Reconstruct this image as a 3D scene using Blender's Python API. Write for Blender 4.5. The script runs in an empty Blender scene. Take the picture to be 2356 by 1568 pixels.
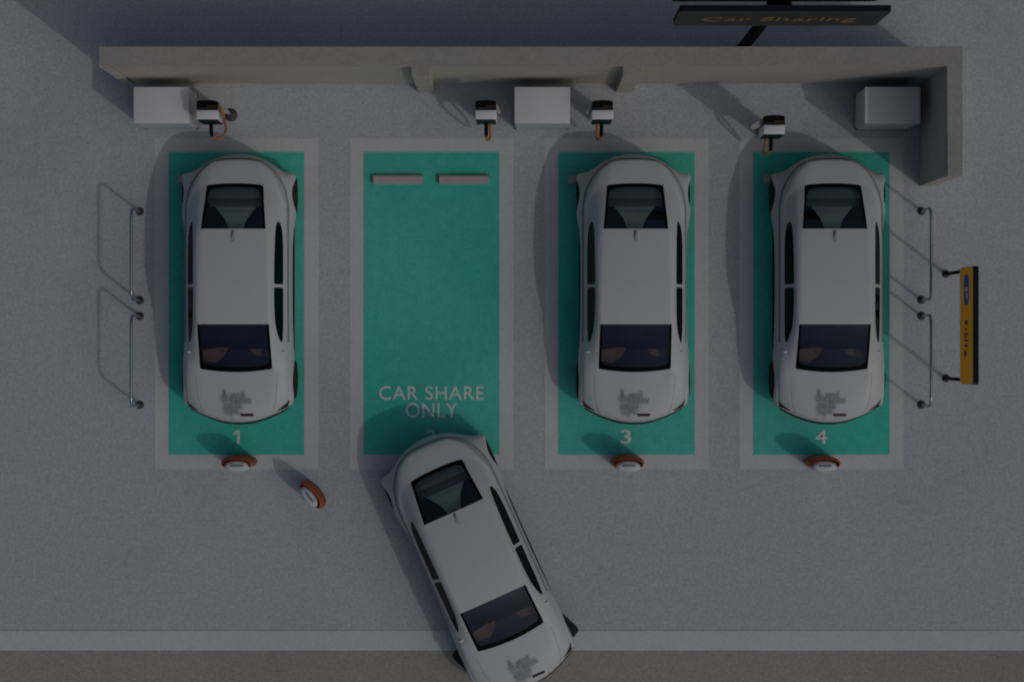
import bpy, bmesh, math, random
from mathutils import Vector, Matrix
from mathutils.bvhtree import BVHTree

random.seed(4)
scene = bpy.context.scene
COL = scene.collection

# ------------------------------------------------------------------ frame
S = 130.0          # ground scale, picture units per metre
H = 41.0           # camera height
def gx(px): return (px - 1178.0) / S
def gy(py): return (784.0 - py) / S

# ------------------------------------------------------------------ materials
def new_mat(name):
    m = bpy.data.materials.new(name); m.use_nodes = True
    nt = m.node_tree
    return m, nt, nt.nodes['Principled BSDF']

def mat(name, col, rough=0.6, var=0.06, scale=6.0, metal=0.0, spec=0.5, bump=0.0, bscale=60, coat=0.0):
    m, nt, p = new_mat(name)
    N, L = nt.nodes, nt.links
    tc = N.new('ShaderNodeTexCoord')
    no = N.new('ShaderNodeTexNoise'); no.inputs['Scale'].default_value = scale; no.inputs['Detail'].default_value = 5
    L.new(tc.outputs['Object'], no.inputs['Vector'])
    mr = N.new('ShaderNodeMapRange'); mr.inputs['From Min'].default_value = 0.3; mr.inputs['From Max'].default_value = 0.7
    mr.inputs['To Min'].default_value = 1 - var; mr.inputs['To Max'].default_value = 1 + var
    L.new(no.outputs['Fac'], mr.inputs['Value'])
    vm = N.new('ShaderNodeVectorMath'); vm.operation = 'SCALE'
    vm.inputs[0].default_value = col
    L.new(mr.outputs['Result'], vm.inputs['Scale'])
    L.new(vm.outputs['Vector'], p.inputs['Base Color'])
    p.inputs['Roughness'].default_value = rough
    p.inputs['Metallic'].default_value = metal
    p.inputs['Specular IOR Level'].default_value = spec
    p.inputs['Coat Weight'].default_value = coat
    p.inputs['Coat Roughness'].default_value = 0.08
    if bump:
        n2 = N.new('ShaderNodeTexNoise'); n2.inputs['Scale'].default_value = bscale; n2.inputs['Detail'].default_value = 3
        L.new(tc.outputs['Object'], n2.inputs['Vector'])
        b = N.new('ShaderNodeBump'); b.inputs['Strength'].default_value = bump; b.inputs['Distance'].default_value = 0.02
        L.new(n2.outputs['Fac'], b.inputs['Height']); L.new(b.outputs['Normal'], p.inputs['Normal'])
    return m

def ground_mat(name, col, var1=0.05, var2=0.16, tint=None, grain=21.0):
    """concrete / tarmac / paint: wide blotches, hand-sized mottling, fine grain"""
    m, nt, p = new_mat(name)
    N, L = nt.nodes, nt.links
    tc = N.new('ShaderNodeTexCoord')
    def noise(scale, det, rough=0.5):
        n = N.new('ShaderNodeTexNoise'); n.inputs['Scale'].default_value = scale
        n.inputs['Detail'].default_value = det; n.inputs['Roughness'].default_value = rough
        L.new(tc.outputs['Object'], n.inputs['Vector']); return n
    def rng(n, lo, hi, a=0.3, b=0.7):
        r = N.new('ShaderNodeMapRange'); r.inputs['From Min'].default_value = a; r.inputs['From Max'].default_value = b
        r.inputs['To Min'].default_value = lo; r.inputs['To Max'].default_value = hi
        L.new(n.outputs['Fac'], r.inputs['Value']); return r.outputs['Result']
    a = rng(noise(0.45, 4), 1 - var1, 1 + var1)
    b = rng(noise(grain, 4, 0.65), 1 - var2, 1 + var2)
    c = rng(noise(5.5, 5, 0.6), 1 - var1 * 0.9, 1 + var1 * 0.9)
    m1 = N.new('ShaderNodeMath'); m1.operation = 'MULTIPLY'; L.new(a, m1.inputs[0]); L.new(b, m1.inputs[1])
    m2 = N.new('ShaderNodeMath'); m2.operation = 'MULTIPLY'; L.new(m1.outputs[0], m2.inputs[0]); L.new(c, m2.inputs[1])
    mix = N.new('ShaderNodeMix'); mix.data_type = 'RGBA'
    mix.inputs[6].default_value = (*col, 1); mix.inputs[7].default_value = (*(tint or col), 1)
    L.new(rng(noise(0.3, 3), 0, 1, 0.42, 0.6), mix.inputs[0])
    vm = N.new('ShaderNodeVectorMath'); vm.operation = 'SCALE'
    L.new(mix.outputs[2], vm.inputs[0]); L.new(m2.outputs[0], vm.inputs['Scale'])
    L.new(vm.outputs['Vector'], p.inputs['Base Color'])
    p.inputs['Roughness'].default_value = 0.92
    p.inputs['Specular IOR Level'].default_value = 0.15
    bp = N.new('ShaderNodeBump'); bp.inputs['Strength'].default_value = 0.25; bp.inputs['Distance'].default_value = 0.01
    n4 = noise(grain * 1.6, 3); L.new(n4.outputs['Fac'], bp.inputs['Height']); L.new(bp.outputs['Normal'], p.inputs['Normal'])
    return m

def glass_mat(name, tint, gloss=0.06, coat=(0.9, 0.95, 1)):
    m = bpy.data.materials.new(name); m.use_nodes = True
    nt = m.node_tree; N, L = nt.nodes, nt.links
    N.clear()
    out = N.new('ShaderNodeOutputMaterial')
    tr = N.new('ShaderNodeBsdfTransparent'); tr.inputs['Color'].default_value = (*tint, 1)
    gl = N.new('ShaderNodeBsdfGlossy'); gl.inputs['Roughness'].default_value = 0.04; gl.inputs['Color'].default_value = (*coat, 1)
    fr = N.new('ShaderNodeFresnel'); fr.inputs['IOR'].default_value = 1.5
    ad = N.new('ShaderNodeMath'); ad.operation = 'MULTIPLY_ADD'; ad.inputs[1].default_value = gloss / 0.04; ad.inputs[2].default_value = 0.0
    ad.use_clamp = True
    L.new(fr.outputs[0], ad.inputs[0])
    mx = N.new('ShaderNodeMixShader')
    L.new(ad.outputs[0], mx.inputs[0]); L.new(tr.outputs[0], mx.inputs[1]); L.new(gl.outputs[0], mx.inputs[2])
    L.new(mx.outputs[0], out.inputs['Surface'])
    return m

M = {}
M['ground'] = ground_mat('concrete ground', (0.457, 0.49, 0.527), 0.06, 0.175, (0.465, 0.485, 0.508))
M['road'] = ground_mat('tarmac road', (0.35, 0.335, 0.305), 0.06, 0.17)
M['line'] = ground_mat('worn white road paint', (0.575, 0.615, 0.635), 0.04, 0.07)
M['border'] = ground_mat('worn white bay paint', (0.575, 0.59, 0.605), 0.04, 0.06)
M['green'] = ground_mat('green bay paint', (0.065, 0.525, 0.41), 0.08, 0.08, (0.095, 0.525, 0.44))
M['letter'] = ground_mat('white bay lettering', (0.70, 0.76, 0.76), 0.05, 0.08)
M['wall'] = ground_mat('warm concrete wall', (0.50, 0.475, 0.425), 0.06, 0.07, (0.48, 0.458, 0.42), 14)
M['dimmed_top'] = ground_mat('concrete with dimmed top', (0.37, 0.356, 0.325), 0.06, 0.09, (0.355, 0.343, 0.32), 14)  # wall top coloured darker than the face to even out its light
M['recess'] = mat('dark joint', (0.06, 0.055, 0.05), 0.9, 0.1, 8)
M['stop'] = mat('pinkish concrete', (0.44, 0.40, 0.40), 0.85, 0.06, 14)
M['cabinet'] = mat('white enamel', (0.66, 0.67, 0.69), 0.5, 0.02, 3)
M['cabinet_door'] = mat('grey white enamel', (0.55, 0.57, 0.60), 0.5, 0.02, 3)
M['dark_metal'] = mat('black metal', (0.012, 0.012, 0.014), 0.5, 0.1, 10)
M['hinge'] = mat('grey metal', (0.25, 0.26, 0.27), 0.4, 0.05, 10, 0.8)
M['ch_white'] = mat('white charger shell', (0.74, 0.75, 0.78), 0.45, 0.02, 5)
M['ch_black'] = mat('black plastic', (0.003, 0.003, 0.004), 0.6, 0.1, 10, spec=0.12)
M['ch_green'] = mat('dark green panel', (0.003, 0.022, 0.018), 0.55, 0.05, 8, spec=0.15)
M['cable'] = mat('orange cable', (0.46, 0.21, 0.07), 0.55, 0.06, 12)
M['orange_light'] = mat('amber strip', (0.09, 0.04, 0.018), 0.5, 0.05, 12, spec=0.2)
M['arm'] = mat('pale grey arm', (0.42, 0.40, 0.41), 0.5, 0.03, 8)
M['drum'] = mat('dark blue grey rubber', (0.05, 0.06, 0.07), 0.7, 0.08, 12)
M['steel'] = mat('brushed steel', (0.36, 0.44, 0.49), 0.3, 0.06, 20, 0.85)
M['flange'] = mat('dark steel flange', (0.05, 0.055, 0.06), 0.6, 0.1, 20)
M['bl_orange'] = mat('orange shell', (0.42, 0.082, 0.014), 0.6, 0.08, 8)
M['bl_white'] = mat('white face', (0.58, 0.60, 0.62), 0.55, 0.03, 8)
M['bl_slot'] = mat('grey blue strip', (0.16, 0.18, 0.21), 0.5, 0.05, 12)
M['yellow'] = mat('amber glow sign face', (0.95, 0.42, 0.003), 0.6, 0.05, 3, spec=0.1)
_p = M['yellow'].node_tree.nodes['Principled BSDF']          # glow added to brighten the shaded face
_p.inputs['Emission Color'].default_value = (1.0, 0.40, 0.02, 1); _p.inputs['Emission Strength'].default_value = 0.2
M['sign_blue'] = mat('blue badge', (0.03, 0.17, 0.58), 0.6, 0.04, 6, spec=0.15)
M['sign_white'] = mat('white badge symbol', (0.7, 0.74, 0.78), 0.5, 0.03, 6)
M['sign_dark'] = mat('brown lettering', (0.10, 0.035, 0.02), 0.6, 0.05, 6)
M['board'] = mat('charcoal sign board', (0.035, 0.04, 0.042), 0.6, 0.06, 4, spec=0.3)
M['board_edge'] = mat('navy sign edge', (0.007, 0.009, 0.016), 0.6, 0.06, 4, spec=0.15)
M['board_text'] = mat('dull orange lettering', (0.27, 0.14, 0.045), 0.6, 0.05, 8)
M['post'] = mat('black post', (0.003, 0.003, 0.004), 0.7, 0.08, 8, spec=0.08)
# car
M['paint'] = mat('white car paint', (0.53, 0.555, 0.57), 0.42, 0.012, 1.5, spec=0.4)
M['well'] = mat('dark wheel arch', (0.012, 0.012, 0.012), 0.9, 0.1, 10)
M['glass_rear'] = glass_mat('rear glass', (0.90, 0.96, 0.93), 0.07)
M['glass_front'] = glass_mat('front glass', (0.56, 0.55, 0.60), 0.07, (0.62, 0.68, 0.95))
M['glass_side'] = glass_mat('side glass', (0.10, 0.12, 0.12), 0.014)
M['frit'] = mat('black glass border', (0.002, 0.002, 0.003), 0.5, 0.05, 8, spec=0.06)
M['tyre'] = mat('tyre rubber', (0.014, 0.014, 0.015), 0.8, 0.15, 30, spec=0.3)
M['rim'] = mat('alloy rim', (0.35, 0.36, 0.37), 0.35, 0.05, 10, 0.8)
M['lamp'] = mat('dark red lamp', (0.035, 0.014, 0.016), 0.3, 0.05, 10)
M['trim'] = mat('black trim', (0.012, 0.013, 0.014), 0.55, 0.1, 10, spec=0.3)
M['cab_dark'] = mat('dark cabin trim', (0.014, 0.020, 0.062), 0.8, 0.1, 6)  # navy cast stands in for sky reflected in the windscreen
M['cab_brown'] = mat('tan leather', (0.50, 0.31, 0.18), 0.7, 0.25, 5)
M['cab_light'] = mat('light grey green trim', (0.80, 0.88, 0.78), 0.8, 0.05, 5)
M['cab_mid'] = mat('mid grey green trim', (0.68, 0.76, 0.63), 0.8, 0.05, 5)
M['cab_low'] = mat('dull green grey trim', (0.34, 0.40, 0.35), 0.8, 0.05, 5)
M['step_shade'] = mat('grey step shade', (0.24, 0.24, 0.25), 0.7, 0.05, 8)  # grey painted in for the shade below the shoulder step
M['gap'] = mat('panel gap', (0.22, 0.225, 0.235), 0.7, 0.05, 8)
M['fin'] = mat('shaded antenna', (0.30, 0.31, 0.33), 0.4, 0.03, 8)  # shading of the body-coloured fin put into its grey
M['mirror'] = mat('pale pod', (0.66, 0.68, 0.68), 0.3, 0.03, 8)

def decal_mat():
    """faded grey print on the bonnet: broken blocks and strokes with worn soft edges"""
    m, nt, p = new_mat('faded grey print')
    N, L = nt.nodes, nt.links
    p.inputs['Roughness'].default_value = 0.4
    p.inputs['Base Color'].default_value = (0.19, 0.20, 0.22, 1)
    tc = N.new('ShaderNodeTexCoord')
    sx = N.new('ShaderNodeSeparateXYZ'); L.new(tc.outputs['Object'], sx.inputs[0])
    def math_(op, a, b=None, c=None):
        n = N.new('ShaderNodeMath'); n.operation = op
        for i, v in enumerate((a, b, c)):
            if v is None: continue
            if isinstance(v, (int, float)): n.inputs[i].default_value = v
            else: L.new(v, n.inputs[i])
        return n.outputs[0]
    acc = None
    # (cx, cy, half w, half h, strength) in metres, seen from above
    blobs = [(-.215, .10, .008, .085, .55), (-.10, .045, .10, .035, .30), (.0, .01, .075, .022, .55), (-.02, .095, .05, .016, .45),
             (.07, .06, .05, .025, .45), (.19, .00, .04, .025, .50), (.11, .115, .012, .035, .30), (-.25, .045, .02, .02, .3),
             (-.005, -.075, .065, .055, .55), (-.15, -.085, .07, .035, .40), (-.10, -.15, .12, .045, .35), (-.19, -.20, .02, .05, .25),
             (.075, -.02, .12, .012, .3), (-.05, -.21, .09, .02, .28), (-.105, -.27, .012, .05, .22), (-.06, .0, .16, .10, .16)]
    for (cx, cy, hw, hh, s) in blobs:
        dx = math_('DIVIDE', math_('ABSOLUTE', math_('SUBTRACT', sx.outputs['X'], cx)), hw + .028)
        dy = math_('DIVIDE', math_('ABSOLUTE', math_('SUBTRACT', sx.outputs['Y'], cy)), hh + .028)
        d = math_('MAXIMUM', dx, dy)
        r = N.new('ShaderNodeMapRange'); r.interpolation_type = 'SMOOTHSTEP'
        r.inputs['From Min'].default_value = 1.35; r.inputs['From Max'].default_value = 0.35
        r.inputs['To Min'].default_value = 0; r.inputs['To Max'].default_value = s
        L.new(d, r.inputs['Value'])
        acc = r.outputs[0] if acc is None else math_('ADD', acc, r.outputs[0])
    no = N.new('ShaderNodeTexNoise'); no.inputs['Scale'].default_value = 26; no.inputs['Detail'].default_value = 4
    L.new(tc.outputs['Object'], no.inputs['Vector'])
    w = N.new('ShaderNodeMapRange'); w.inputs['From Min'].default_value = 0.35; w.inputs['From Max'].default_value = 0.62
    w.inputs['To Min'].default_value = 0.55; w.inputs['To Max'].default_value = 1.0
    L.new(no.outputs['Fac'], w.inputs['Value'])
    a = math_('MULTIPLY', math_('MINIMUM', acc, 0.54), w.outputs[0])
    L.new(a, p.inputs['Alpha'])
    return m
M['decal'] = decal_mat()

# ------------------------------------------------------------------ mesh helpers
def link(name, bm, mats, parent=None, smooth=False, loc=None, rot=None):
    me = bpy.data.meshes.new(name)
    bmesh.ops.recalc_face_normals(bm, faces=bm.faces[:])
    bm.to_mesh(me); bm.free()
    return link_me(name, me, mats, parent, smooth, loc, rot)

def link_me(name, me, mats, parent=None, smooth=False, loc=None, rot=None):
    if not isinstance(mats, (list, tuple)): mats = [mats]
    if len(me.materials): me.materials.clear()
    for m in mats: me.materials.append(m)
    if smooth:
        for p in me.polygons: p.use_smooth = True
    o = bpy.data.objects.new(name, me); COL.objects.link(o)
    if parent: o.parent = parent
    if loc: o.location = loc
    if rot: o.rotation_euler = rot
    return o

def empty(name, loc=(0, 0, 0), rz=0.0, parent=None):
    o = bpy.data.objects.new(name, None); COL.objects.link(o)
    o.location = loc; o.rotation_euler = (0, 0, rz); o.empty_display_size = 0.2
    if parent: o.parent = parent
    return o

def tag(o, label, cat, group=None):
    o['label'] = label; o['category'] = cat
    if group: o['group'] = group
    return o

def structure(o, label=None):
    o['kind'] = 'structure'
    if label: o['label'] = label
    return o

def copy_tree(o, parent=None):
    c = o.copy(); COL.objects.link(c)
    if parent: c.parent = parent
    for ch in list(o.children): copy_tree(ch, c)
    return c

def box(bm, x0, x1, y0, y1, z0, z1, bevel=0.0, seg=2, mi=0):
    vs = [bm.verts.new((x, y, z)) for z in (z0, z1) for y in (y0, y1) for x in (x0, x1)]
    q = [(0, 2, 3, 1), (4, 5, 7, 6), (0, 1, 5, 4), (2, 6, 7, 3), (0, 4, 6, 2), (1, 3, 7, 5)]
    fs = [bm.faces.new([vs[i] for i in f]) for f in q]
    for f in fs: f.material_index = mi
    if bevel:
        es = list({e for f in fs for e in f.edges})
        r = bmesh.ops.bevel(bm, geom=es, offset=bevel, segments=seg, profile=0.5, affect='EDGES')
        for f in r['faces']: f.material_index = mi
    return fs

def tube(bm, pts, r, n=10, caps=True):
    pts = [Vector(p) for p in pts]
    rings = []
    up0 = None
    for i, p in enumerate(pts):
        t = (pts[min(i + 1, len(pts) - 1)] - pts[max(i - 1, 0)]).normalized()
        if up0 is None:
            up0 = t.orthogonal().normalized()
        u = (up0 - t * up0.dot(t)).normalized(); up0 = u
        v = t.cross(u)
        rings.append([bm.verts.new(p + (u * math.cos(a) + v * math.sin(a)) * r) for a in [2 * math.pi * k / n for k in range(n)]])
    for a, b in zip(rings, rings[1:]):
        for k in range(n):
            bm.faces.new((a[k], a[(k + 1) % n], b[(k + 1) % n], b[k]))
    if caps:
        bm.faces.new(rings[0][::-1]); bm.faces.new(rings[-1])

def lathe(bm, prof, n=32, axis='Z', center=(0, 0, 0), cap=True, mi=0):
    """prof: list of (radius, height along axis)"""
    c = Vector(center); rings = []
    for r, h in prof:
        ring = []
        for k in range(n):
            a = 2 * math.pi * k / n
            if axis == 'Z': v = Vector((r * math.cos(a), r * math.sin(a), h))
            elif axis == 'X': v = Vector((h, r * math.cos(a), r * math.sin(a)))
            else: v = Vector((r * math.cos(a), h, r * math.sin(a)))
            ring.append(bm.verts.new(c + v))
        rings.append(ring)
    for a, b in zip(rings, rings[1:]):
        for k in range(n):
            bm.faces.new((a[k], a[(k + 1) % n], b[(k + 1) % n], b[k])).material_index = mi
    if cap:
        bm.faces.new(rings[0][::-1]).material_index = mi; bm.faces.new(rings[-1]).material_index = mi

def smooth_path(pts, n=8):
    P = [Vector(p) for p in pts]; out = []
    for i in range(len(P) - 1):
        p0, p1, p2, p3 = P[max(i - 1, 0)], P[i], P[i + 1], P[min(i + 2, len(P) - 1)]
        for k in range(n):
            t = k / n
            out.append(0.5 * ((2 * p1) + (-p0 + p2) * t + (2 * p0 - 5 * p1 + 4 * p2 - p3) * t * t + (-p0 + 3 * p1 - 3 * p2 + p3) * t ** 3))
    out.append(P[-1]); return out

def sheet(bm, x0, x1, y0, y1, z):
    return bm.faces.new([bm.verts.new(v) for v in ((x0, y0, z), (x1, y0, z), (x1, y1, z), (x0, y1, z))])

def text_mesh(name, body, w, h, depth=0.0, offset=0.0, spacing=1.0):
    """lettering as a mesh in XY, its box fitted to w x h and centred"""
    cu = bpy.data.curves.new(name, 'FONT'); cu.body = body; cu.size = 1; cu.extrude = depth
    cu.align_x = 'CENTER'; cu.resolution_u = 6; cu.offset = offset; cu.space_character = spacing
    o = bpy.data.objects.new(name + '_src', cu); COL.objects.link(o)
    dg = bpy.context.evaluated_depsgraph_get()
    me = bpy.data.meshes.new_from_object(o.evaluated_get(dg))
    bpy.data.objects.remove(o); 
    xs = [v.co.x for v in me.vertices]; ys = [v.co.y for v in me.vertices]
    cx, cy = (min(xs) + max(xs)) / 2, (min(ys) + max(ys)) / 2
    fx, fy = w / (max(xs) - min(xs)), h / (max(ys) - min(ys))
    for v in me.vertices:
        v.co.x = (v.co.x - cx) * fx; v.co.y = (v.co.y - cy) * fy
    return me

# ------------------------------------------------------------------ ground, road, bays
bm = bmesh.new(); sheet(bm, -150, 150, -150, 150, 0)
structure(link('ground', bm, M['ground']))
bm = bmesh.new(); sheet(bm, -150, 150, -150, gy(1494), 0.004)
structure(link('road', bm, M['road']))
bm = bmesh.new(); sheet(bm, -150, 150, gy(1495), gy(1450), 0.008)
structure(link('road_edge_line', bm, M['line']))

def one_mesh():
    bm = bmesh.new()
    pl = [(.012, -.12), (.06, -.12), (.06, .12), (.02, .12), (-.055, .075), (-.055, .03), (.012, .065)]
    bm.faces.new([bm.verts.new((x, y, 0)) for x, y in pl])
    me = bpy.data.meshes.new('number'); bm.to_mesh(me); bm.free(); return me

bays = {1: (356, 733, 388, 700), 2: (805, 1181, 836.5, 1149), 3: (1253, 1630, 1284.5, 1598), 4: (1701, 2079, 1733, 2047)}
numx = {1: 544, 2: 993, 3: 1440, 4: 1889}
for k, (a, b, c, d) in bays.items():
    x0, x1, X0, X1 = gx(c), gx(d), gx(a), gx(b)
    y0, y1, Y0, Y1 = gy(1045), gy(350), gy(1079), gy(318)
    bm = bmesh.new(); sheet(bm, x0, x1, y0, y1, 0.008)
    bay = structure(link('parking_bay', bm, M['green']))
    bm = bmesh.new()
    o = [bm.verts.new(v) for v in ((X0, Y0, .0045), (X1, Y0, .0045), (X1, Y1, .0045), (X0, Y1, .0045))]
    i = [bm.verts.new(v) for v in ((x0, y0, .0045), (x1, y0, .0045), (x1, y1, .0045), (x0, y1, .0045))]
    for j in range(4):
        bm.faces.new((o[j], o[(j + 1) % 4], i[(j + 1) % 4], i[j]))
    link('border', bm, M['border'], bay)
    w = {1: 15, 2: 21, 3: 24, 4: 28}[k] / S
    num_me = one_mesh() if k == 1 else text_mesh('number', str(k), w, 32 / S, offset=0.012)
    link_me('number', num_me, M['letter'], bay, loc=(gx(numx[k]), gy(1004), .0125))
    if k == 2:
        link_me('lettering', text_mesh('lettering', 'CAR SHARE', 241 / S, 32 / S, offset=0.004, spacing=1.08), M['letter'], bay, loc=(gx(993), gy(903.5), .0125))
        link_me('lettering', text_mesh('lettering', 'ONLY', 119 / S, 34 / S, offset=0.004, spacing=1.05), M['letter'], bay, loc=(gx(993), gy(943), .0125))

# wheel stops
def wheel_stop():
    bm = bmesh.new()
    w, d, h = 0.435, 0.085, 0.10
    prof = [(-d, 0), (-d, .05), (-d + .022, h - .012), (-d + .034, h), (d - .034, h), (d - .022, h - .012), (d, .05), (d, 0)]
    ends = []
    for x in (-w, w):
        ends.append([bm.verts.new((x, y, z)) for y, z in prof])
    for k in range(len(prof) - 1):
        bm.faces.new((ends[0][k], ends[0][k + 1], ends[1][k + 1], ends[1][k]))
    bm.faces.new((ends[0][-1], ends[0][0], ends[1][0], ends[1][-1]))
    bm.faces.new(ends[0]); bm.faces.new(ends[1][::-1])
    return link('wheel_stop', bm, M['stop'])
ws = wheel_stop()
stops = [(916, 'concrete wheel stop in the empty bay, the left one of the pair'),
         (1067.5, 'concrete wheel stop in the empty bay, the right one of the pair'),
         (468, 'concrete wheel stop poking out beside the tail of the car in bay 1'),
         (1364.5, 'concrete wheel stop poking out beside the tail of the car in bay 3'),
         (1813, 'concrete wheel stop poking out beside the tail of the car in bay 4')]
for n, (px, lab) in enumerate(stops):
    o = ws if n == 0 else copy_tree(ws)
    o.location = (gx(px), gy(413), 0.008)
    tag(o, lab, 'wheel stop', 'wheel stops at the back of the bays')

# ------------------------------------------------------------------ wall
WH = 2.65
yf, yb = 4.547, 4.871
xl, xr_in, xr = -6.843, 7.21, 7.461
wall = empty('concrete_wall', (0, 4.7, 0))
tag(wall, 'L-shaped warm grey concrete wall with two pilasters behind the parked cars', 'wall')
def wpart(name, *b, m='wall', bev=.006):
    bm = bmesh.new()
    x0, x1, y0, y1, z0, z1 = b
    box(bm, x0, x1, y0 - 4.7, y1 - 4.7, z0, z1, bev, 1)
    return link(name, bm, M[m], wall)
CT = WH - .05
wpart('back_panel', xl + .20, xr_in, yf, yb, 0.035, CT)
wpart('plinth', xl + .20, xr_in, yf + .03, yb - .03, 0.0, 0.035, m='recess', bev=0)
wpart('end_post', xl, xl + .165, yf - .012, yb, 0.0, CT)
wpart('recess', xl + .165, xl + .20, yf + .06, yb - .01, 0.0, CT, bev=0)
wpart('return_panel', xr_in, xr, 2.734, yb, 0.0, CT)
wpart('pilaster', -1.662, -1.369, 4.39, yf, 0, CT)
wpart('pilaster', 1.84, 2.14, 4.39, yf, 0, CT)
# added cap over wall, return and pilasters, colour darkened to dim the lit top
bm = bmesh.new()
pl = [(xl, yf), (-1.662, yf), (-1.662, 4.39), (-1.369, 4.39), (-1.369, yf), (1.84, yf), (1.84, 4.39), (2.14, 4.39), (2.14, yf), (xr_in, yf), (xr_in, 2.734), (xr, 2.734), (xr, yb), (xl, yb)]
lo = [bm.verts.new((x, y - 4.7, CT)) for x, y in pl]; hi = [bm.verts.new((x, y - 4.7, WH)) for x, y in pl]
for k in range(len(pl)): bm.faces.new((lo[k], lo[(k + 1) % len(pl)], hi[(k + 1) % len(pl)], hi[k]))
bm.faces.new(lo[::-1]); tf = bm.faces.new(hi)
bmesh.ops.bevel(bm, geom=list(tf.edges), offset=.006, segments=1, affect='EDGES')
link('dimmed_top', bm, M['dimmed_top'], wall)

# ------------------------------------------------------------------ cabinets
def cabinet():
    r = empty('equipment_cabinet')
    w, d, h = .478, .315, 1.22
    bm = bmesh.new(); box(bm, -w + .012, w - .012, -d + .02, d - .012, .06, h - .05, .01, 2)
    link('body', bm, M['cabinet'], r)
    bm = bmesh.new(); box(bm, -w, w, -d, d, h - .05, h, .014, 3)
    link('lid', bm, M['cabinet'], r, True)
    for s in (-1, 1):
        bm = bmesh.new()
        box(bm, min(s * .006, s * (w - .03)), max(s * .006, s * (w - .03)), -d + .006, -d + .0205, .1, h - .08, .004, 1)
        link('door', bm, M['cabinet_door'], r)
        for yy in (-1, 1):
            bm = bmesh.new()
            lathe(bm, [(.028, 0), (.034, .012), (.03, .02), (.018, .03), (.018, .065)], 14, 'Z', (s * (w - .035), yy * (d - .035), 0))
            link('foot', bm, M['dark_metal'], r, True)
    return r
cab = cabinet()
cabs = [(-6.022, 'white metal cabinet at the open left end of the wall'),
        (.519, 'white metal cabinet between the two wall pilasters'),
        (6.535, 'white metal cabinet in the shaded corner of the wall')]
for n, (x, lab) in enumerate(cabs):
    o = cab if n == 0 else copy_tree(cab)
    o.location = (x, 4.045, 0)
    tag(o, lab, 'cabinet', 'white cabinets along the wall')

# ------------------------------------------------------------------ chargers
def charger(s, arm_size, wide_loop):
    """s = +1: cable arm on the +x side, -1: on the other; arm_size scales the arm"""
    r = empty('charging_station')
    w = .182
    bm = bmesh.new()
    box(bm, -w, w, .012, .172, .80, 1.62, .016, 3)
    link('body', bm, M['ch_white'], r, True)
    bm = bmesh.new(); box(bm, -w + .014, w - .014, -.004, .0125, .83, 1.59, .006, 2)
    link('front_panel', bm, M['ch_green'], r)
    bm = bmesh.new()
    wb = w - .006
    pl = [(-wb, .1725), (wb, .1725), (wb, .305)]
    for k in range(1, 12):
        a = k / 12 * math.pi
        pl.append((wb * math.cos(a), .305 + .030 * math.sin(a)))
    pl.append((-wb, .305))
    lo = [bm.verts.new((x, y, .80)) for x, y in pl]; hi = [bm.verts.new((x, y, 1.66)) for x, y in pl]
    for k in range(len(pl)):
        bm.faces.new((lo[k], lo[(k + 1) % len(pl)], hi[(k + 1) % len(pl)], hi[k]))
    bm.faces.new(lo[::-1]); top = bm.faces.new(hi)
    bmesh.ops.bevel(bm, geom=list(top.edges), offset=.008, segments=2, affect='EDGES')
    cl = link('rear_column', bm, M['ch_black'], r)
    bm = bmesh.new(); box(bm, .0, w - .022, .215, .238, 1.6605, 1.666, .002, 1)
    link('amber_strip', bm, M['orange_light'], cl)
    bm = bmesh.new(); box(bm, -w + .03, w - .03, .185, .205, 1.6605, 1.663, .001, 1)
    link('screen', bm, M['board'], cl)
    bm = bmesh.new(); box(bm, -.125, .125, .12, .30, 0.0, .7995, .01, 2)
    link('pedestal', bm, M['dark_metal'], r)
    # flat bracket from the column out to the side
    bm = bmesh.new(); q = arm_size
    A = [(w - .01, .285), (w + .05 * q, .27), (w + .175 * q, .165), (w + .20 * q, .13), (w + .16 * q, .105), (w + .06 * q, .13), (w - .01, .20)]
    A = [(s * x, y) for x, y in A]
    lo = [bm.verts.new((x, y, 1.49)) for x, y in A]; hi = [bm.verts.new((x, y, 1.525)) for x, y in A]
    for k in range(len(A)): bm.faces.new((lo[k], lo[(k + 1) % len(A)], hi[(k + 1) % len(A)], hi[k]))
    bm.faces.new(lo[::-1]); bm.faces.new(hi)
    arm = link('cable_arm', bm, M['arm'], r)
    if wide_loop:
        bm = bmesh.new(); lathe(bm, [(.05, 1.16), (.10, 1.17), (.112, 1.19), (.112, 1.27), (.10, 1.29), (.03, 1.295), (.03, 1.49)], 28, 'Z', (s * (w + .17), .125, 0))
        link('cable_drum', bm, M['drum'], arm, True)
    bm = bmesh.new(); tube(bm, smooth_path([(0, 0.0, 1.12), (0, -.07, 1.12), (0, -.15, 1.09), (0, -.205, 1.02)], 4), .034, 12)
    link('plug', bm, M['ch_black'], r, True)
    bm = bmesh.new()
    if wide_loop:
        path = [(s * .17, .235, 1.55), (s * .21, .225, 1.56), (s * .255, .16, 1.55), (s * .25, .08, 1.40), (s * .225, .02, 1.0), (s * .20, -.06, .66),
                (s * .16, -.14, .54), (s * .08, -.215, .54), (s * .02, -.235, .68), (0, -.225, .88), (0, -.20, 1.03)]
    else:
        path = [(s * .06, .0, .95), (s * .065, -.06, .86), (s * .065, -.15, .60), (s * .05, -.22, .48), (s * .025, -.25, .60), (s * .005, -.24, .84), (0, -.20, 1.03)]
    tube(bm, smooth_path(path, 7), .024, 10)
    link('cable', bm, M['cable'], r, True)
    return r
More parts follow.
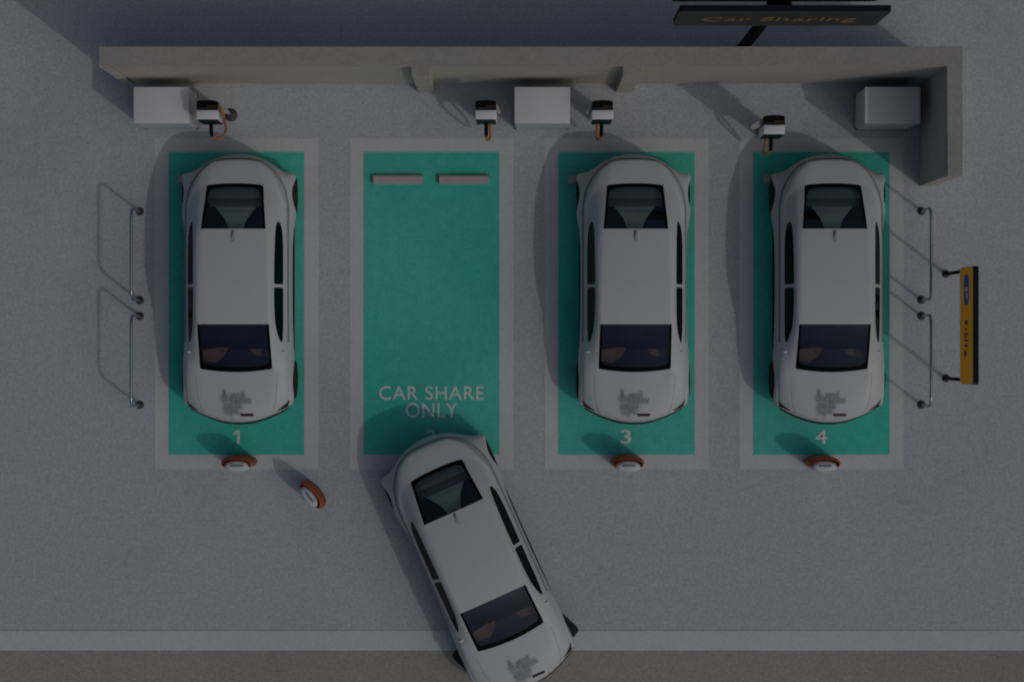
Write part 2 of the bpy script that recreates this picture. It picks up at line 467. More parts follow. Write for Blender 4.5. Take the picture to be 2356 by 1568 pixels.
chargers = [(charger(1, 1.0, True), -5.18, 3.752, 'black and white charging station beside the cabinet at the left wall end'),
            (charger(1, .35, False), -.444, 3.752, 'black and white charging station standing behind the empty bay'),
            (charger(-1, .5, False), 1.54, 3.752, 'black and white charging station behind the car in bay 3'),
            (charger(-1, 1.1, False), 4.46, 3.50, 'black and white charging station set forward of the others, touching bay 4')]
for o, x, y, lab in chargers:
    o.location = (x, y, 0)
    tag(o, lab, 'charger', 'charging stations behind the bays')

# ------------------------------------------------------------------ folding bay guards (orange and white)
def guard():
    r = empty('bay_guard')
    def shell(bm, outer, inner, zprof):
        """crescent plan swept upward; outer/inner: functions t -> (x, y); zprof: (z, shrink)"""
        n = 28; rows = []
        for z, sh, zi in zprof:
            rows.append([bm.verts.new((x * sh, y * sh, z)) for x, y in [outer(k / n) for k in range(n + 1)]] +
                        [bm.verts.new((x, y, zi)) for x, y in [inner(1 - k / n) for k in range(n + 1)]])
        for a, b in zip(rows, rows[1:]):
            m = len(a)
            for k in range(m): bm.faces.new((a[k], a[(k + 1) % m], b[(k + 1) % m], b[k]))
        bm.faces.new(rows[0][::-1])
        m = len(rows[-1]) // 2
        for k in range(m - 1):
            bm.faces.new((rows[-1][k], rows[-1][k + 1], rows[-1][2 * m - 2 - k], rows[-1][2 * m - 1 - k]))
    e1 = lambda t: (.285 * math.cos(math.pi * (-.16 + 1.32 * t)), .02 + .125 * math.sin(math.pi * (-.16 + 1.32 * t)))
    e2 = lambda t: (  .243 * math.cos(math.pi * (-.16 + 1.32 * t)), .0 + .096 * math.sin(math.pi * (-.16 + 1.32 * t)))
    bm = bmesh.new()
    shell(bm, e1, e2, [(0, 1.0, 0), (.35, 1.0, .35), (.58, 1.0, .62), (.625, .985, .715), (.66, .955, .742)])
    link('orange_shell', bm, M['bl_orange'], r, True)
    bm = bmesh.new()
    n = 32; rows = []
    for z, sx, sy, yo in [(0, 1, 1, 0), (.45, 1, 1, 0), (.58, .99, .97, .0), (.66, .96, .88, .0), (.715, .86, .70, .0), (.735, .6, .45, .0)]:
        rows.append([bm.verts.new((.237 * sx * math.cos(2 * math.pi * k / n), -.028 + yo + .115 * sy * math.sin(2 * math.pi * k / n), z)) for k in range(n)])
    for a, b in zip(rows, rows[1:]):
        for k in range(n): bm.faces.new((a[k], a[(k + 1) % n], b[(k + 1) % n], b[k]))
    bm.faces.new(rows[0][::-1]); bm.faces.new(rows[-1])
    wf = link('white_face', bm, M['bl_white'], r, True)
    bm = bmesh.new(); box(bm, -.11, .11, -.034, .004, .722, .742, .006, 2)
    link('display_strip', bm, M['bl_slot'], wf)
    return r
g0 = guard()
guards = [(-4.79, -2.148, 0, 'orange and white bay guard standing at the mouth of bay 1'),
          (2.026, -2.148, 0, 'orange and white bay guard standing at the mouth of bay 3'),
          (5.446, -2.152, 0, 'orange and white bay guard standing at the mouth of bay 4'),
          (-3.51, -2.70, -51, 'orange and white bay guard turned askew and moved away onto bare concrete')]
for n, (x, y, a, lab) in enumerate(guards):
    o = g0 if n == 0 else copy_tree(g0)
    o.location = (x, y, .004); o.rotation_euler[2] = math.radians(a)
    tag(o, lab, 'bay guard', 'orange and white bay guards')

# ------------------------------------------------------------------ bike racks
def rack():
    r = empty('bike_rack')
    L, h, rad, pr = .785, .95, .16, .026
    pts = [(0, L, 0.0)] + [(0, L, z) for z in (.2, .5, h - rad)]
    for k in range(1, 8):
        a = k / 8 * math.pi / 2
        pts.append((0, L - rad + rad * math.cos(a), h - rad + rad * math.sin(a)))
    pts += [(0, L - rad, h), (0, .2, h), (0, -.2, h), (0, -L + rad, h)]
    for k in range(1, 8):
        a = math.pi / 2 - k / 8 * math.pi / 2
        pts.append((0, -(L - rad + rad * math.cos(a)), h - rad + rad * math.sin(a)))
    pts += [(0, -L, z) for z in (h - rad, .5, .2, 0)]
    bm = bmesh.new(); tube(bm, pts, pr, 14)
    link('hoop', bm, M['steel'], r, True)
    for s in (-1, 1):
        bm = bmesh.new(); lathe(bm, [(.074, 0), (.074, .008), (.068, .014), (.034, .018), (.03, .05)], 24, 'Z', (0, s * L, 0))
        link('flange', bm, M['flange'], r, True)
    return r
rk = rack()
racks = [(-6.585, 1.504, 'steel bike hoop left of bay 1, the one nearer the wall'),
         (-6.585, -.346, 'steel bike hoop left of bay 1, the one nearer the road'),
         (7.246, 1.512, 'steel bike hoop between bay 4 and the amber sign, nearer the wall'),
         (7.246, -.34, 'steel bike hoop between bay 4 and the amber sign, nearer the road')]
for n, (x, y, lab) in enumerate(racks):
    o = rk if n == 0 else copy_tree(rk)
    o.location = (x, y, 0); tag(o, lab, 'bike rack', 'steel bike hoops beside the bays')

# ------------------------------------------------------------------ amber sign
def amber_sign():
    r = empty('notice_board', (7.66, .26, 0))
    z0, z1, hy = 1.39, 2.51, .985
    bm = bmesh.new()
    # rounded board in the y-z plane
    pl = []
    for cy, cz, a0 in ((hy - .05, z1 - .05, 0), (-hy + .05, z1 - .05, 90), (-hy + .07, z0 + .07, 180), (hy - .07, z0 + .07, 270)):
        for k in range(5):
            a = math.radians(a0 + 90 * k / 4); rr = .05 if cz > 2 else .07
            pl.append((cy + rr * math.cos(a), cz + rr * math.sin(a)))
    lo = [bm.verts.new((0, y, z)) for y, z in pl]; hi = [bm.verts.new((.095, y, z)) for y, z in pl]
    for k in range(len(pl)):
        bm.faces.new((lo[k], lo[(k + 1) % len(pl)], hi[(k + 1) % len(pl)], hi[k]))
    bm.faces.new(lo[::-1]); bm.faces.new(hi)
    link('board', bm, M['board_edge'], r)
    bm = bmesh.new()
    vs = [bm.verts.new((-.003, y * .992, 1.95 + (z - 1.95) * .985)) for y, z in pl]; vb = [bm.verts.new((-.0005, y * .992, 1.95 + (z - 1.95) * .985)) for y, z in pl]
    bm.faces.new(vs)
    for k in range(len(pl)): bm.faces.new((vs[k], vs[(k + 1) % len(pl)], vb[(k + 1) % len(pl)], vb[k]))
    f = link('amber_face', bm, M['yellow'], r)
    # blue badge with white symbol
    bm = bmesh.new(); pl2 = []
    for cy, cz, a0 in ((.14, .08, 0), (-.14, .08, 90), (-.14, -.08, 180), (.14, -.08, 270)):
        for k in range(7):
            a = math.radians(a0 + 90 * k / 6); pl2.append((.66 - .2 * 0 + cy + .12 * math.cos(a) - .055, 1.97 + cz + .14 * math.sin(a)))
    bm.faces.new([bm.verts.new((-.0065, y, z)) for y, z in pl2])
    b = link('badge', bm, M['sign_blue'], f)
    bm = bmesh.new()
    for poly in ([(.635, 1.82), (.64, 2.14), (.575, 2.09), (.585, 1.82)],
                 [(.545, 1.92), (.54, 2.10), (.50, 2.12), (.505, 1.98)],
                 [(.50, 1.98), (.50, 2.12), (.44, 2.08), (.45, 2.0)]):
        bm.faces.new([bm.verts.new((-.010, y, z)) for y, z in poly])
    link('symbol', bm, M['sign_white'], b)
    # narrow lettering running down the picture (illegibly small strokes)
    bm = bmesh.new()
    for (py, w_, za, zb) in ((742, .05, 1.86, 2.08), (757, .03, 1.88, 2.02), (768, .028, 1.80, 2.12), (775, .02, 1.84, 2.0), (783, .028, 1.80, 2.12),
                             (795, .035, 1.86, 2.06), (811, .05, 1.80, 1.96), (817, .03, 1.82, 1.92)):
        cy = gy(784 + (py - 784) / 1.05) - .26 
        bm.faces.new([bm.verts.new((-.0065, y, z)) for y, z in ((cy + w_ * .7, za - .03), (cy + w_ * .7, zb + .03), (cy - w_ * .7, zb + .03), (cy - w_ * .7, za - .03))])
    link('lettering', bm, M['sign_dark'], f)
    for yy in (1.185 - .26, -.66 - .26):
        bm = bmesh.new(); lathe(bm, [(.03, 0), (.03, z0 + .015)], 14, 'Z', (.02, yy, 0))
        p = link('post', bm, M['post'], r, True)
        bm = bmesh.new(); lathe(bm, [(.07, 0), (.07, .012), (.055, .03), (.034, .035)], 18, 'Z', (.02, yy, 0))
        link('base_flange', bm, M['flange'], p, True)
    return tag(r, 'amber notice board with blue badge on two thin posts', 'sign')
amber_sign()

# ------------------------------------------------------------------ tall sign behind the wall
def tall_sign():
    X = 4.098
    r = empty('pole_sign', (X, 5.165, 0))
    z0, z1, hw = 4.717, 6.34, 1.583
    bm = bmesh.new(); lathe(bm, [(.10, 0), (.10, 6.2)], 24, 'Z', (-.03, 0, 0))
    link('post', bm, M['post'], r, True)
    bm = bmesh.new(); box(bm, -.14, .12, -.144, .144, 4.95, 5.15, .01, 1)
    link('bracket', bm, M['post'], r)
    bm = bmesh.new(); box(bm, -.14, .12, -.144, .144, 5.9, 6.1, .01, 1)
    link('bracket', bm, M['post'], r)
    def board(name, ya, yb, zz0, m_face, hw_):
        bm = bmesh.new(); pl = []
        for cx, cz, a0 in ((hw_ - .10, z1 - .06, 0), (-hw_ + .10, z1 - .06, 90), (-hw_ + .10, zz0 + .10, 180), (hw_ - .10, zz0 + .10, 270)):
            for k in range(5):
                a = math.radians(a0 + 22.5 * k); rr = .10
                pl.append((cx + rr * math.cos(a), min(cz + rr * math.sin(a), z1)))
        lo = [bm.verts.new((x, ya, z)) for x, z in pl]; hi = [bm.verts.new((x, yb, z)) for x, z in pl]
        for k in range(len(pl)):
            bm.faces.new((lo[k], lo[(k + 1) % len(pl)], hi[(k + 1) % len(pl)], hi[k])).material_index = 1
        bm.faces.new(lo[::-1]).material_index = 0; bm.faces.new(hi).material_index = 1
        return link(name, bm, [m_face, M['board_edge']], r)
    f = board('front_board', 4.93 - 5.165, 5.02 - 5.165, z0, M['board'], hw)
    board('rear_board', 5.31 - 5.165, 5.40 - 5.165, z0, M['post'], hw + .015)
    t = link_me('lettering', text_mesh('lettering', 'Car Sharing', 2.37, .56, depth=.004, offset=.006), M['board_text'], f)
    t.location = ((2.90 + 5.27) / 2 - X, 4.93 - 5.165 - .006, 5.44); t.rotation_euler = (math.radians(90), 0, 0)
    return tag(r, 'dark Car Sharing sign with orange lettering on a black pole behind the wall', 'sign')
tall_sign()

# ------------------------------------------------------------------ car
# rows: y at centre, bulge, exponent | x of columns 2..6 | z of columns 0,2..6   (+y = nose; flipped on output so the nose points down the picture)
ROWS = [
 (-2.21, .59, 4, .40, .55, .64, .72, .80, 1.00, .995, .99, .985, .98, .965),
 (-2.165, .60, 4, .42, .57, .66, .735, .812, 1.03, 1.025, 1.02, 1.01, 1.0, .98),
 (-2.0, .52, 4, .45, .60, .68, .755, .835, 1.075, 1.07, 1.06, 1.045, 1.02, .985),
 (-1.79, .33, 4, .487, .60, .69, .765, .848, 1.125, 1.115, 1.10, 1.065, 1.015, .98),
 (-1.73, .29, 4, .490, .603, .692, .768, .850, 1.155, 1.143, 1.125, 1.085, 1.017, .98),
 (-1.50, .18, 4, .505, .62, .705, .785, .855, 1.26, 1.24, 1.215, 1.15, 1.02, .98),
 (-1.28, .08, 4, .528, .635, .72, .78, .86, 1.345, 1.32, 1.285, 1.18, 1.03, .975),
 (-1.15, .02, 4, .54, .642, .722, .765, .86, 1.38, 1.355, 1.305, 1.20, 1.045, .97),
 (-1.0, .0, 4, .553, .647, .708, .808, .865, 1.405, 1.38, 1.35, 1.25, 1.05, .965),
 (-.75, .0, 4, .565, .65, .70, .822, .868, 1.435, 1.41, 1.38, 1.31, 1.05, .96),
 (-.4, .0, 4, .58, .655, .695, .822, .87, 1.46, 1.435, 1.405, 1.34, 1.05, .955),
 (-.055, .0, 4, .592, .66, .693, .822, .87, 1.47, 1.445, 1.415, 1.35, 1.05, .95),
 (.0, .0, 4, .594, .66, .693, .822, .87, 1.47, 1.445, 1.415, 1.35, 1.05, .95),
 (.35, .0, 4, .604, .663, .695, .822, .87, 1.46, 1.435, 1.405, 1.335, 1.045, .945),
 (.636, .0, 4, .6126, .668, .705, .822, .87, 1.425, 1.40, 1.37, 1.28, 1.035, .935),
 (.80, .0, 4, .616, .675, .735, .816, .87, 1.35, 1.325, 1.295, 1.19, 1.03, .93),
 (.953, -.01, 2, .618, .69, .775, .81, .87, 1.265, 1.24, 1.20, 1.07, 1.02, .92),
 (1.2, -.05, 2, .621, .70, .765, .82, .876, 1.12, 1.10, 1.06, 1.0, .955, .90),
 (1.385, -.11, 2, .623, .70, .765, .825, .88, 1.017, .996, .976, .95, .925, .886),
 (1.457, -.125, 2, .623, .70, .765, .825, .883, .98, .965, .955, .94, .92, .88),
 (1.75, -.2, 2, .63, .715, .78, .835, .893, .93, .92, .91, .90, .885, .85),
 (2.03, -.27, 2.2, .61, .70, .77, .83, .892, .87, .86, .85, .84, .82, .79),
 (2.22, -.31, 2.2, .59, .69, .76, .815, .875, .80, .79, .785, .775, .76, .74),
 (2.31, -.33, 2.2, .58, .685, .755, .81, .865, .73, .725, .72, .715, .705, .70)]
SIDE = [(1.0, -1.90), (1.0, -1.72), (1.0, -1.52), (1.0, -1.47), (.998, -1.36), (.985, -1.22), (.965, -1.12), (.945, -1.0), (.93, -.75),
        (.926, -.4), (.926, -.055), (.926, .0), (.928, .35), (.933, .636), (.938, .8), (.945, .953), (.962, 1.2), (.97, 1.34), (.972, 1.42),
        (.973, 1.66), (.965, 1.85), (.955, 1.97)]
REAR = [(0, -2.35), (.27, -2.315), (.47, -2.235), (.52, -2.205), (.68, -2.10), (.79, -2.025), (.90, -2.01), (.99, -2.0)]
FRONT = [(.93, 2.03), (.86, 2.075), (.78, 2.12), (.69, 2.165), (.58, 2.215), (.545, 2.23), (.29, 2.32), (0, 2.35)]
NC = 8   # half columns: 0, 1, 2a, 2, 3, 4, 5, 6

def row_points(R):
    yc, b, p, x2, x3, x4, x5, x6, z0, z2, z3, z4, z5, z6 = R
    xs = [0, x2 * .5, x2 - .036, x2, x3, x4, x5, x6]
    zz = lambda x: z0 + (z2 - z0) * (x / x2) ** 2
    zs = [z0, zz(x2 * .5), zz(x2 - .036), z2, z3, z4, z5, z6]
    return [(x, yc + b * (x / x6) ** p, z) for x, z in zip(xs, zs)]

def car_body():
    bm = bmesh.new()
    cv = bm.verts.layers.float.new('crease_vert')
    grid = []
    for R in ROWS:
        pts = row_points(R)
        row = [bm.verts.new((-x, y, z)) for x, y, z in pts[:0:-1]] + [bm.verts.new(p) for p in pts]
        grid.append(row)
    nr, nc = len(grid), len(grid[0]); mid = NC - 1
    def mi(i, j):
        c = j - mid if j >= mid else mid - 1 - j      # half column of the face: between c and c+1
        if 3 <= i <= 7 and c <= 2:  # rear glass rows 3..8
            return 3 if (i == 3 or c == 2) else 1
        if 14 <= i <= 18 and c <= 2:
            return 4 if (i == 18 or c == 2) else 2
        if c == 5 and (7 <= i <= 10): return 5
        if c == 5 and (12 <= i <= 15): return 6
        return 0
    for i in range(nr - 1):
        for j in range(nc - 1):
            f = bm.faces.new((grid[i][j], grid[i][j + 1], grid[i + 1][j + 1], grid[i + 1][j]))
            f.material_index = mi(i, j)
    # boundary half loop on +x side, then mirrored: rear centre -> right -> nose centre -> left -> rear
    half = [(grid[0][mid + k], REAR[k]) for k in range(NC)]
    half += [(grid[i][nc - 1], SIDE[i - 1]) for i in range(1, nr - 1)]
    half += [(grid[nr - 1][nc - 1 - k], FRONT[k]) for k in range(NC)]
    other = [(grid[0][mid - k], (-REAR[k][0], REAR[k][1])) for k in range(1, NC)]
    other += [(grid[i][0], (-SIDE[i - 1][0], SIDE[i - 1][1])) for i in range(1, nr - 1)]
    other += [(grid[nr - 1][k], (-FRONT[k][0], FRONT[k][1])) for k in range(NC - 1)]
    loop = half + other[::-1]
    def rear_w(y): return max(0.0, min(1.0, (-.45 - y) / .9))
    prev = [v for v, _ in loop]
    cre = []
    for lev in range(6):
        cur = []
        for v, (X, Y) in loop:
            x, y, z = v.co
            rw = rear_w(Y)
            if lev == 0: t, zz = .10 - .02 * rw, z - .05 - .08 * rw
            elif lev == 1: t, zz = .55 - .05 * rw, z + (.66 - z) * (.42 + .32 * rw)
            elif lev == 2: t, zz = 1.0, .655 - .045 * rw
            elif lev == 3: t, zz = 1.0, .50
            elif lev == 4: t, zz = .93, .24
            else: t, zz = .6, .20
            if lev <= 2 and Y > 1.95: zz = z + (.62 - z) * (.25, .6, 1.0)[lev]
            px, py = x + (X - x) * t, y + (Y - y) * t
            if lev >= 4:
                px, py = X * (.985 if lev == 4 else .90), Y * (.99 if lev == 4 else .95)
            cur.append(bm.verts.new((px, py, zz)))
        n = len(cur)
        for k in range(n):
            bm.faces.new((prev[k], prev[(k + 1) % n], cur[(k + 1) % n], cur[k]))
        cre.append(cur); prev = cur
    # underside: quads strip across
    n = len(prev); m = n // 2
    for k in range(m):
        a, b = prev[k], prev[k + 1]; c, d = prev[(n - k - 1) % n], prev[(n - k) % n]
        vs = []
        for v in (a, b, c, d):
            if v not in vs: vs.append(v)
        if len(vs) >= 3: bm.faces.new(vs)
    bmesh.ops.recalc_face_normals(bm, faces=bm.faces[:])
    cl = bm.edges.layers.float.new('crease_edge')
    edge0 = set(grid[0]) | {grid[i][k] for i in range(11) for k in (0, nc - 1)}
    for e in bm.edges:
        ms = {f.material_index for f in e.link_faces}
        a, b = e.verts
        if len(ms) > 1 and ms & {1, 2, 3, 4, 5, 6}: e[cl] = 1.0 if ms & {5, 6} else .7
        if any(v in edge0 for v in (a, b)) and all(v in edge0 for v in (a, b)): e[cl] = .75
    for i in (11, 12):
        for c in (5, 6):
            for sg in (1, -1): grid[i][mid + sg * c][cv] = .9
    for i in (8, 14):
        for sg in (1, -1): grid[i][mid + sg * 3][cv] = .9
    for v in bm.verts: v.co.y = -v.co.y
    bmesh.ops.recalc_face_normals(bm, faces=bm.faces[:])
    me = bpy.data.meshes.new('body_cage'); bm.to_mesh(me); bm.free()
    for _ in range(8): me.materials.append(M['paint'])
    o = bpy.data.objects.new('cage', me); COL.objects.link(o)
    s = o.modifiers.new('s', 'SUBSURF'); s.levels = 2; s.render_levels = 2
    # wheel arches
    cut = bmesh.new()
    for yy in (1.63, -1.59):
        for sx in (-1, 1):
            lathe(cut, [(.362, sx * .60), (.362, sx * 1.15)], 40, 'X', (0, yy, .34), mi=7)
    bmesh.ops.recalc_face_normals(cut, faces=cut.faces[:])
    cme = bpy.data.meshes.new('cutter'); cut.to_mesh(cme); cut.free()
    for _ in range(8): cme.materials.append(M['paint'])
    co = bpy.data.objects.new('cutter', cme); COL.objects.link(co)
    bo = o.modifiers.new('b', 'BOOLEAN'); bo.operation = 'DIFFERENCE'; bo.object = co; bo.solver = 'EXACT'
    try: bo.material_mode = 'INDEX'
    except Exception: pass
    dg = bpy.context.evaluated_depsgraph_get()
    out = bpy.data.meshes.new_from_object(o.evaluated_get(dg))
    bpy.data.objects.remove(o); bpy.data.objects.remove(co)
    return out

def pick(me, keep, push=0.0, side=None, thick=0.0):
    bm = bmesh.new(); bm.from_mesh(me)
    bm.normal_update()
    dele = []
    for f in bm.faces:
        ok = f.material_index in keep
        if ok and side is not None: ok = (f.calc_center_median().x * side) > 0
        if not ok: dele.append(f)
    bmesh.ops.delete(bm, geom=dele, context='FACES')
    if push:
        ns = {v: v.normal.copy() for v in bm.verts}
        for v, nn in ns.items(): v.co += nn * push
    return bm

def simple_link(name, bm, mats, parent, smooth=True, remap=None):
    if remap:
        for f in bm.faces: f.material_index = remap.get(f.material_index, 0)
    else:
        for f in bm.faces: f.material_index = 0
    me = bpy.data.meshes.new(name); bm.to_mesh(me); bm.free()
    return link_me(name, me, mats, parent, smooth)

def make_car():
    me = car_body()
    r = empty('white_car')
    bm = pick(me, (0, 7))
    body = simple_link('body', bm, [M['paint'], M['well']], r, True, {0: 0, 7: 1})
    simple_link('rear_window', pick(me, (1, 3), -.006), [M['glass_rear'], M['frit']], r, True, {1: 0, 3: 1})
    simple_link('windscreen', pick(me, (2, 4), -.006), [M['glass_front'], M['frit']], r, True, {2: 0, 4: 1})
    for k in (5, 6):
        for sd in (-1, 1):
            simple_link('side_window', pick(me, (k,), -.006, sd), [M['glass_side']], r, True)
    # surface probe
    bmf = bmesh.new(); bmf.from_mesh(me); tree = BVHTree.FromBMesh(bmf)
    def top(x, y):
        h = tree.ray_cast(Vector((x, y, 5)), Vector((0, 0, -1)))
        return h[0].z if h[0] else 0.6
    # bonnet print
    bm = bmesh.new()
    cx, cy = .0, -1.95
    gxs = [-.30 + .6 * k / 16 for k in range(17)]; gys = [-.34 + .56 * k / 16 for k in range(17)]
    vg = [[bm.verts.new((x, y, top(cx + x, cy + y) + .003)) for x in gxs] for y in gys]
    for i in range(16):
        for j in range(16): bm.faces.new((vg[i][j], vg[i][j + 1], vg[i + 1][j + 1], vg[i + 1][j]))
    link('bonnet_print', bm, M['decal'], r, True, loc=(cx, cy, 0))
    bm = bmesh.new(); xs = [.055 + .225 * k / 6 for k in range(7)]
    va = [bm.verts.new((x, -2.225, top(x, -2.225) + .004)) for x in xs]; vb = [bm.verts.new((x, -2.175, top(x, -2.175) + .004)) for x in xs]
    for k in range(6): bm.faces.new((va[k], va[k + 1], vb[k + 1], vb[k]))
    link('badge', bm, M['lamp'], r)
    # strip added as painted shade below the rear deck edge and shoulders
    P6 = [row_points(R)[-1] for R in ROWS]
    def toward(p, q, t=.15): return (p[0] + (q[0] - p[0]) * t, -(p[1] + (q[1] - p[1]) * t))
    right = [toward(P6[k], SIDE[k - 1]) for k in range(16, 0, -1)] + [toward(p, q) for p, q in list(zip(row_points(ROWS[0]), REAR))[::-1]]
    path = right + [(-x, y) for x, y in right[-2::-1]]
    path = [(p.x, p.y) for p in smooth_path([(x, y, 0) for x, y in path], 4)]
    bm = bmesh.new(); tube(bm, [(x, y, top(x, y) - .017) for x, y in path], .027, 8)
    link('shoulder_shade', bm, M['step_shade'], r, True)
    for sd in (-1, 1):
        line = smooth_path([(sd * .70, -1.52, 0), (sd * .69, -1.75, 0), (sd * .655, -2.0, 0), (sd * .60, -2.17, 0)], 5)
        bm = bmesh.new(); tube(bm, [(p.x, p.y, top(p.x, p.y) - .0025) for p in line], .005, 6)
        link('bonnet_gap', bm, M['gap'], r, True)
    # antenna fin
    bm = bmesh.new(); zt = top(0, .86)
    prof = [(.98, 0), (.945, .035), (.90, .05), (.83, .022), (.76, 0)]
    for wv, in ((1,),):
        rowsL = []
        for sgn in (-1, 1):
            rowsL.append([bm.verts.new((sgn * (.03 if z == 0 else .012 if z < .04 else .006), y, top(0, y) + z - .004)) for y, z in prof])
        for k in range(4): 
            bm.faces.new((rowsL[0][k], rowsL[0][k + 1], rowsL[1][k + 1], rowsL[1][k]))
        bm.faces.new(rowsL[0]); bm.faces.new(rowsL[1][::-1])
    link('antenna', bm, M['fin'], r)
    # camera pods in place of mirrors
    for sd in (-1, 1):
        bm = bmesh.new()
        zt = top(sd * .81, -1.10)
        bmesh.ops.create_uvsphere(bm, u_segments=16, v_segments=10, radius=1)
        for v in bm.verts:
            v.co = Vector((sd * .808 + v.co.x * .045, -1.105 + v.co.y * .022, zt + .012 + v.co.z * .028))
        link('side_mirror', bm, M['mirror'], r, True)
    # lamps: slivers following the front corners
    def outline(t):
        """nose outline at mid height, t = x in metres"""
        x = abs(t); F = FRONT[::-1]
        for (xa, ya), (xb, yb2) in zip(F, F[1:]):
            if xa <= x <= xb: return -(ya + (yb2 - ya) * (x - xa) / (xb - xa))
        return -1.99
    def surf_front(x, z):
        h = tree.ray_cast(Vector((x, -4, z)), Vector((0, 1, 0)))
        return h[0].y if h[0] else outline(x)
    for sd in (-1, 1):
        bm = bmesh.new(); n = 10; A = []
        for k in range(n + 1):
            x = sd * (.895 - .21 * k / n); wv = .055 * (1 - (k / n)) ** .8 + .012
            rowv = []
            for zc in (.585, .70):
                ys = surf_front(x, zc)
                rowv.append((x, ys, zc))
            zt = .69 
            A.append([bm.verts.new((x, surf_front(x, zt - wv) - .006, zt - wv)), bm.verts.new((x, surf_front(x, zt) - .006, zt)),
                      bm.verts.new((x, surf_front(x, zt) + .0, zt + wv * .25))])
        for a, b in zip(A, A[1:]):
            for q in range(2): bm.faces.new((a[q], a[q + 1], b[q + 1], b[q]))
        link('lamp', bm, M['lamp'], r)
    # dark lip along the lower nose
    bm = bmesh.new(); pts = []
    for k in range(41):
        x = -.84 + 1.68 * k / 40
        pts.append((x, surf_front(x, .46) - .010 - .010 * (1 - (x / .84) ** 2), .46))
    tube(bm, pts, .022, 8)
    link('lower_lip', bm, M['trim'], r, True)
    # sill strips
    for sd in (-1, 1):
        bm = bmesh.new(); tube(bm, [(sd * .915, y, .25) for y in (1.1, .6, 0, -.6, -1.1)], .03, 8)
        link('sill', bm, M['trim'], r, True)
    # cabin
    cabn = empty('cabin', parent=r)
    bm = bmesh.new(); box(bm, -.74, .74, -1.30, 1.62, .42, .62); box(bm, -.60, .60, -1.38, -1.05, .62, .84, .03, 2)
    for sd in (-1, 1):
        x0, x1 = sorted((sd * .08, sd * .56))
        box(bm, x0, x1, -.72, -.22, .62, .78, .04, 2); box(bm, x0, x1, -.24, -.10, .70, 1.18, .04, 2)
    link('floor_and_seats', bm, M['cab_dark'], cabn)
    bm = bmesh.new()
    def slab(poly, z, th=.012):
        lo = [bm.verts.new((x, y, z - th)) for x, y in poly]; hi = [bm.verts.new((x, y, z)) for x, y in poly]
        for k in range(len(poly)): bm.faces.new((lo[k], lo[(k + 1) % len(poly)], hi[(k + 1) % len(poly)], hi[k]))
        bm.faces.new(lo[::-1]); bm.faces.new(hi)
    slab([(-.58, -1.36), (-.58, -1.07), (-.30, -1.03), (-.14, -1.04), (-.22, -1.17), (-.36, -1.30)], .875)
    link('dash_pad', bm, M['cab_brown'], cabn); bm = bmesh.new()
    slab([(.56, -1.20), (.54, -1.06), (.22, -1.06), (.30, -1.16)], .865)
    link('dash_pad', bm, M['cab_brown'], cabn)
    bm = bmesh.new()
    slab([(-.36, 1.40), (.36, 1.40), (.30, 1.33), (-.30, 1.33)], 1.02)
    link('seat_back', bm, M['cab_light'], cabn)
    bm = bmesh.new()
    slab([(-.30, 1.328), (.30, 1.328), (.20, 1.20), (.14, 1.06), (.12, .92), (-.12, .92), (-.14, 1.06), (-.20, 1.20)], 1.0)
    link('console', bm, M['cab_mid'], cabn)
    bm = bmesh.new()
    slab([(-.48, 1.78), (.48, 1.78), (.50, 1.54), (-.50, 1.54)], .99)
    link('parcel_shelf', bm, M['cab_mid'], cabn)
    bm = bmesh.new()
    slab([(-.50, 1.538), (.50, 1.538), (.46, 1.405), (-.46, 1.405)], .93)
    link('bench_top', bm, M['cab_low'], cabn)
    # wheels
    for yy in (1.63, -1.59):
        for sd in (-1, 1):
            w = empty('wheel', (sd * .872, yy, .34), parent=r)
            bm = bmesh.new()
            lathe(bm, [(.235, -.105), (.30, -.112), (.33, -.095), (.34, -.06), (.34, .06), (.33, .095), (.30, .112), (.235, .105)], 40, 'X')
            link('tyre', bm, M['tyre'], w, True)
            bm = bmesh.new()
            lathe(bm, [(.236, sd * .06), (.236, sd * .098), (.218, sd * .10), (.21, sd * .07)], 36, 'X')
            lathe(bm, [(.055, sd * .05), (.055, sd * .085), (.02, sd * .09)], 16, 'X')
            for k in range(5):
                a = 2 * math.pi * k / 5; d = Vector((0, math.cos(a), math.sin(a))); e = Vector((0, -math.sin(a), math.cos(a)))
                q = []
                for rr, hw in ((.04, .03), (.225, .022)):
                    for hh in (.06, .085):
                        for sg in (-1, 1): q.append(bm.verts.new(d * rr + e * hw * sg + Vector((sd * hh, 0, 0))))
                for f in ((0, 1, 5, 4), (2, 3, 7, 6), (0, 2, 6, 4), (1, 3, 7, 5)): bm.faces.new([q[t] for t in f])
            link('rim', bm, M['rim'], w)
    bpy.data.meshes.remove(me)
    return r

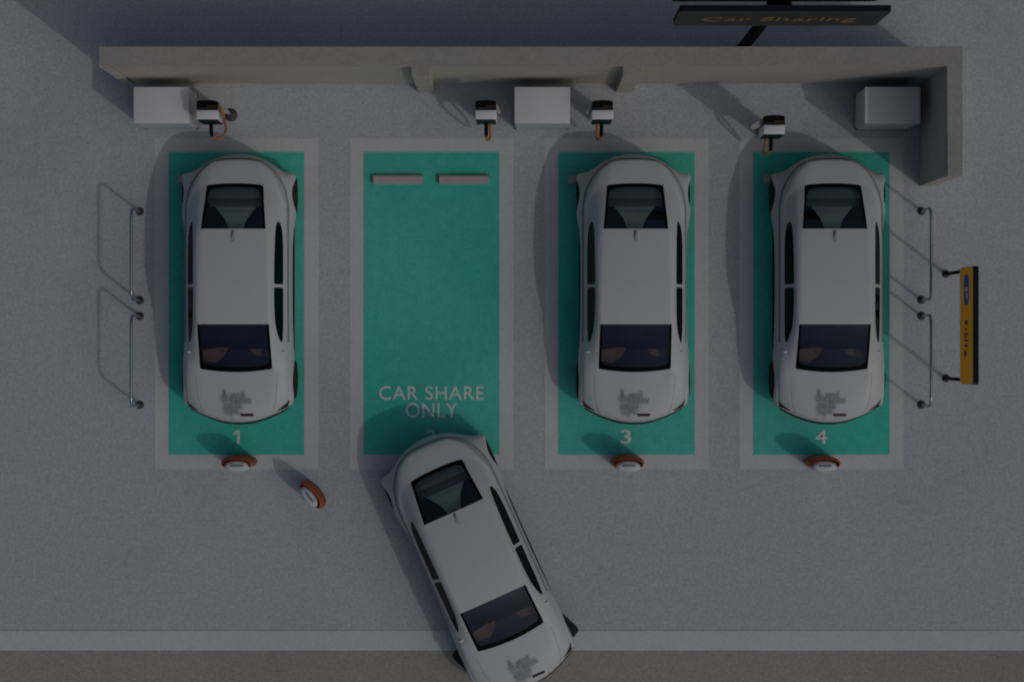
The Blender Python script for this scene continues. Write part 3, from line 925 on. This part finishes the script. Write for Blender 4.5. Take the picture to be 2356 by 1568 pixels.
car = make_car()
cars = [(-4.766, .918, 0, 'white car parked in the green bay numbered 1'),
        (-.588, -3.832, 24.1, 'white car slanting across the mouth of the empty bay, its front wheels turned'),
        (2.119, .918, 0, 'white car parked in the green bay numbered 3'),
        (5.522, .918, 0, 'white car parked in the green bay numbered 4')]
for n, (x, y, a, lab) in enumerate(cars):
    o = car if n == 0 else copy_tree(car)
    o.location = (x, y, .008); o.rotation_euler[2] = math.radians(a)
    tag(o, lab, 'car', 'white cars at the charging bays')
    if a:
        for ch in o.children:
            if ch.name.startswith('wheel') and ch.location.y < 0: ch.rotation_euler[2] = math.radians(26)

# ------------------------------------------------------------------ light, sky, camera
EL = math.radians(46)
sd = Vector((.797, -.604, 0)).normalized() * math.cos(EL) + Vector((0, 0, math.sin(EL)))
sun = bpy.data.lights.new('sun', 'SUN'); sun.energy = 1.4; sun.angle = math.radians(0.7); sun.color = (1.0, .975, .945)
so = bpy.data.objects.new('sun', sun); COL.objects.link(so)
so.rotation_euler = (-sd).to_track_quat('-Z', 'Y').to_euler(); so.location = sd * 30

w = bpy.data.worlds.new('World'); scene.world = w; w.use_nodes = True
nt = w.node_tree
sky = nt.nodes.new('ShaderNodeTexSky'); sky.sky_type = 'NISHITA'; sky.sun_disc = False
sky.air_density = 1.35; sky.dust_density = 6.0; sky.ozone_density = 3.6; sky.sun_elevation = EL; sky.sun_rotation = math.atan2(sd.x, sd.y)
bg = nt.nodes['Background']; bg.inputs['Strength'].default_value = 0.15
nt.links.new(sky.outputs[0], bg.inputs['Color'])

cam = bpy.data.cameras.new('camera'); co = bpy.data.objects.new('camera', cam); COL.objects.link(co)
co.location = (0, 0, H); co.rotation_euler = (0, 0, 0)
cam.sensor_width = 36; cam.lens = 36 * H / (2356 / S); cam.clip_end = 1000
scene.camera = co
scene.view_settings.view_transform = 'Standard'; scene.view_settings.look = 'None'
scene.view_settings.exposure = -2.29; scene.view_settings.gamma = 1
scene.view_settings.use_curve_mapping = False
scene.cycles.filter_width = 1.9
scene.cycles.transparent_max_bounces = 12
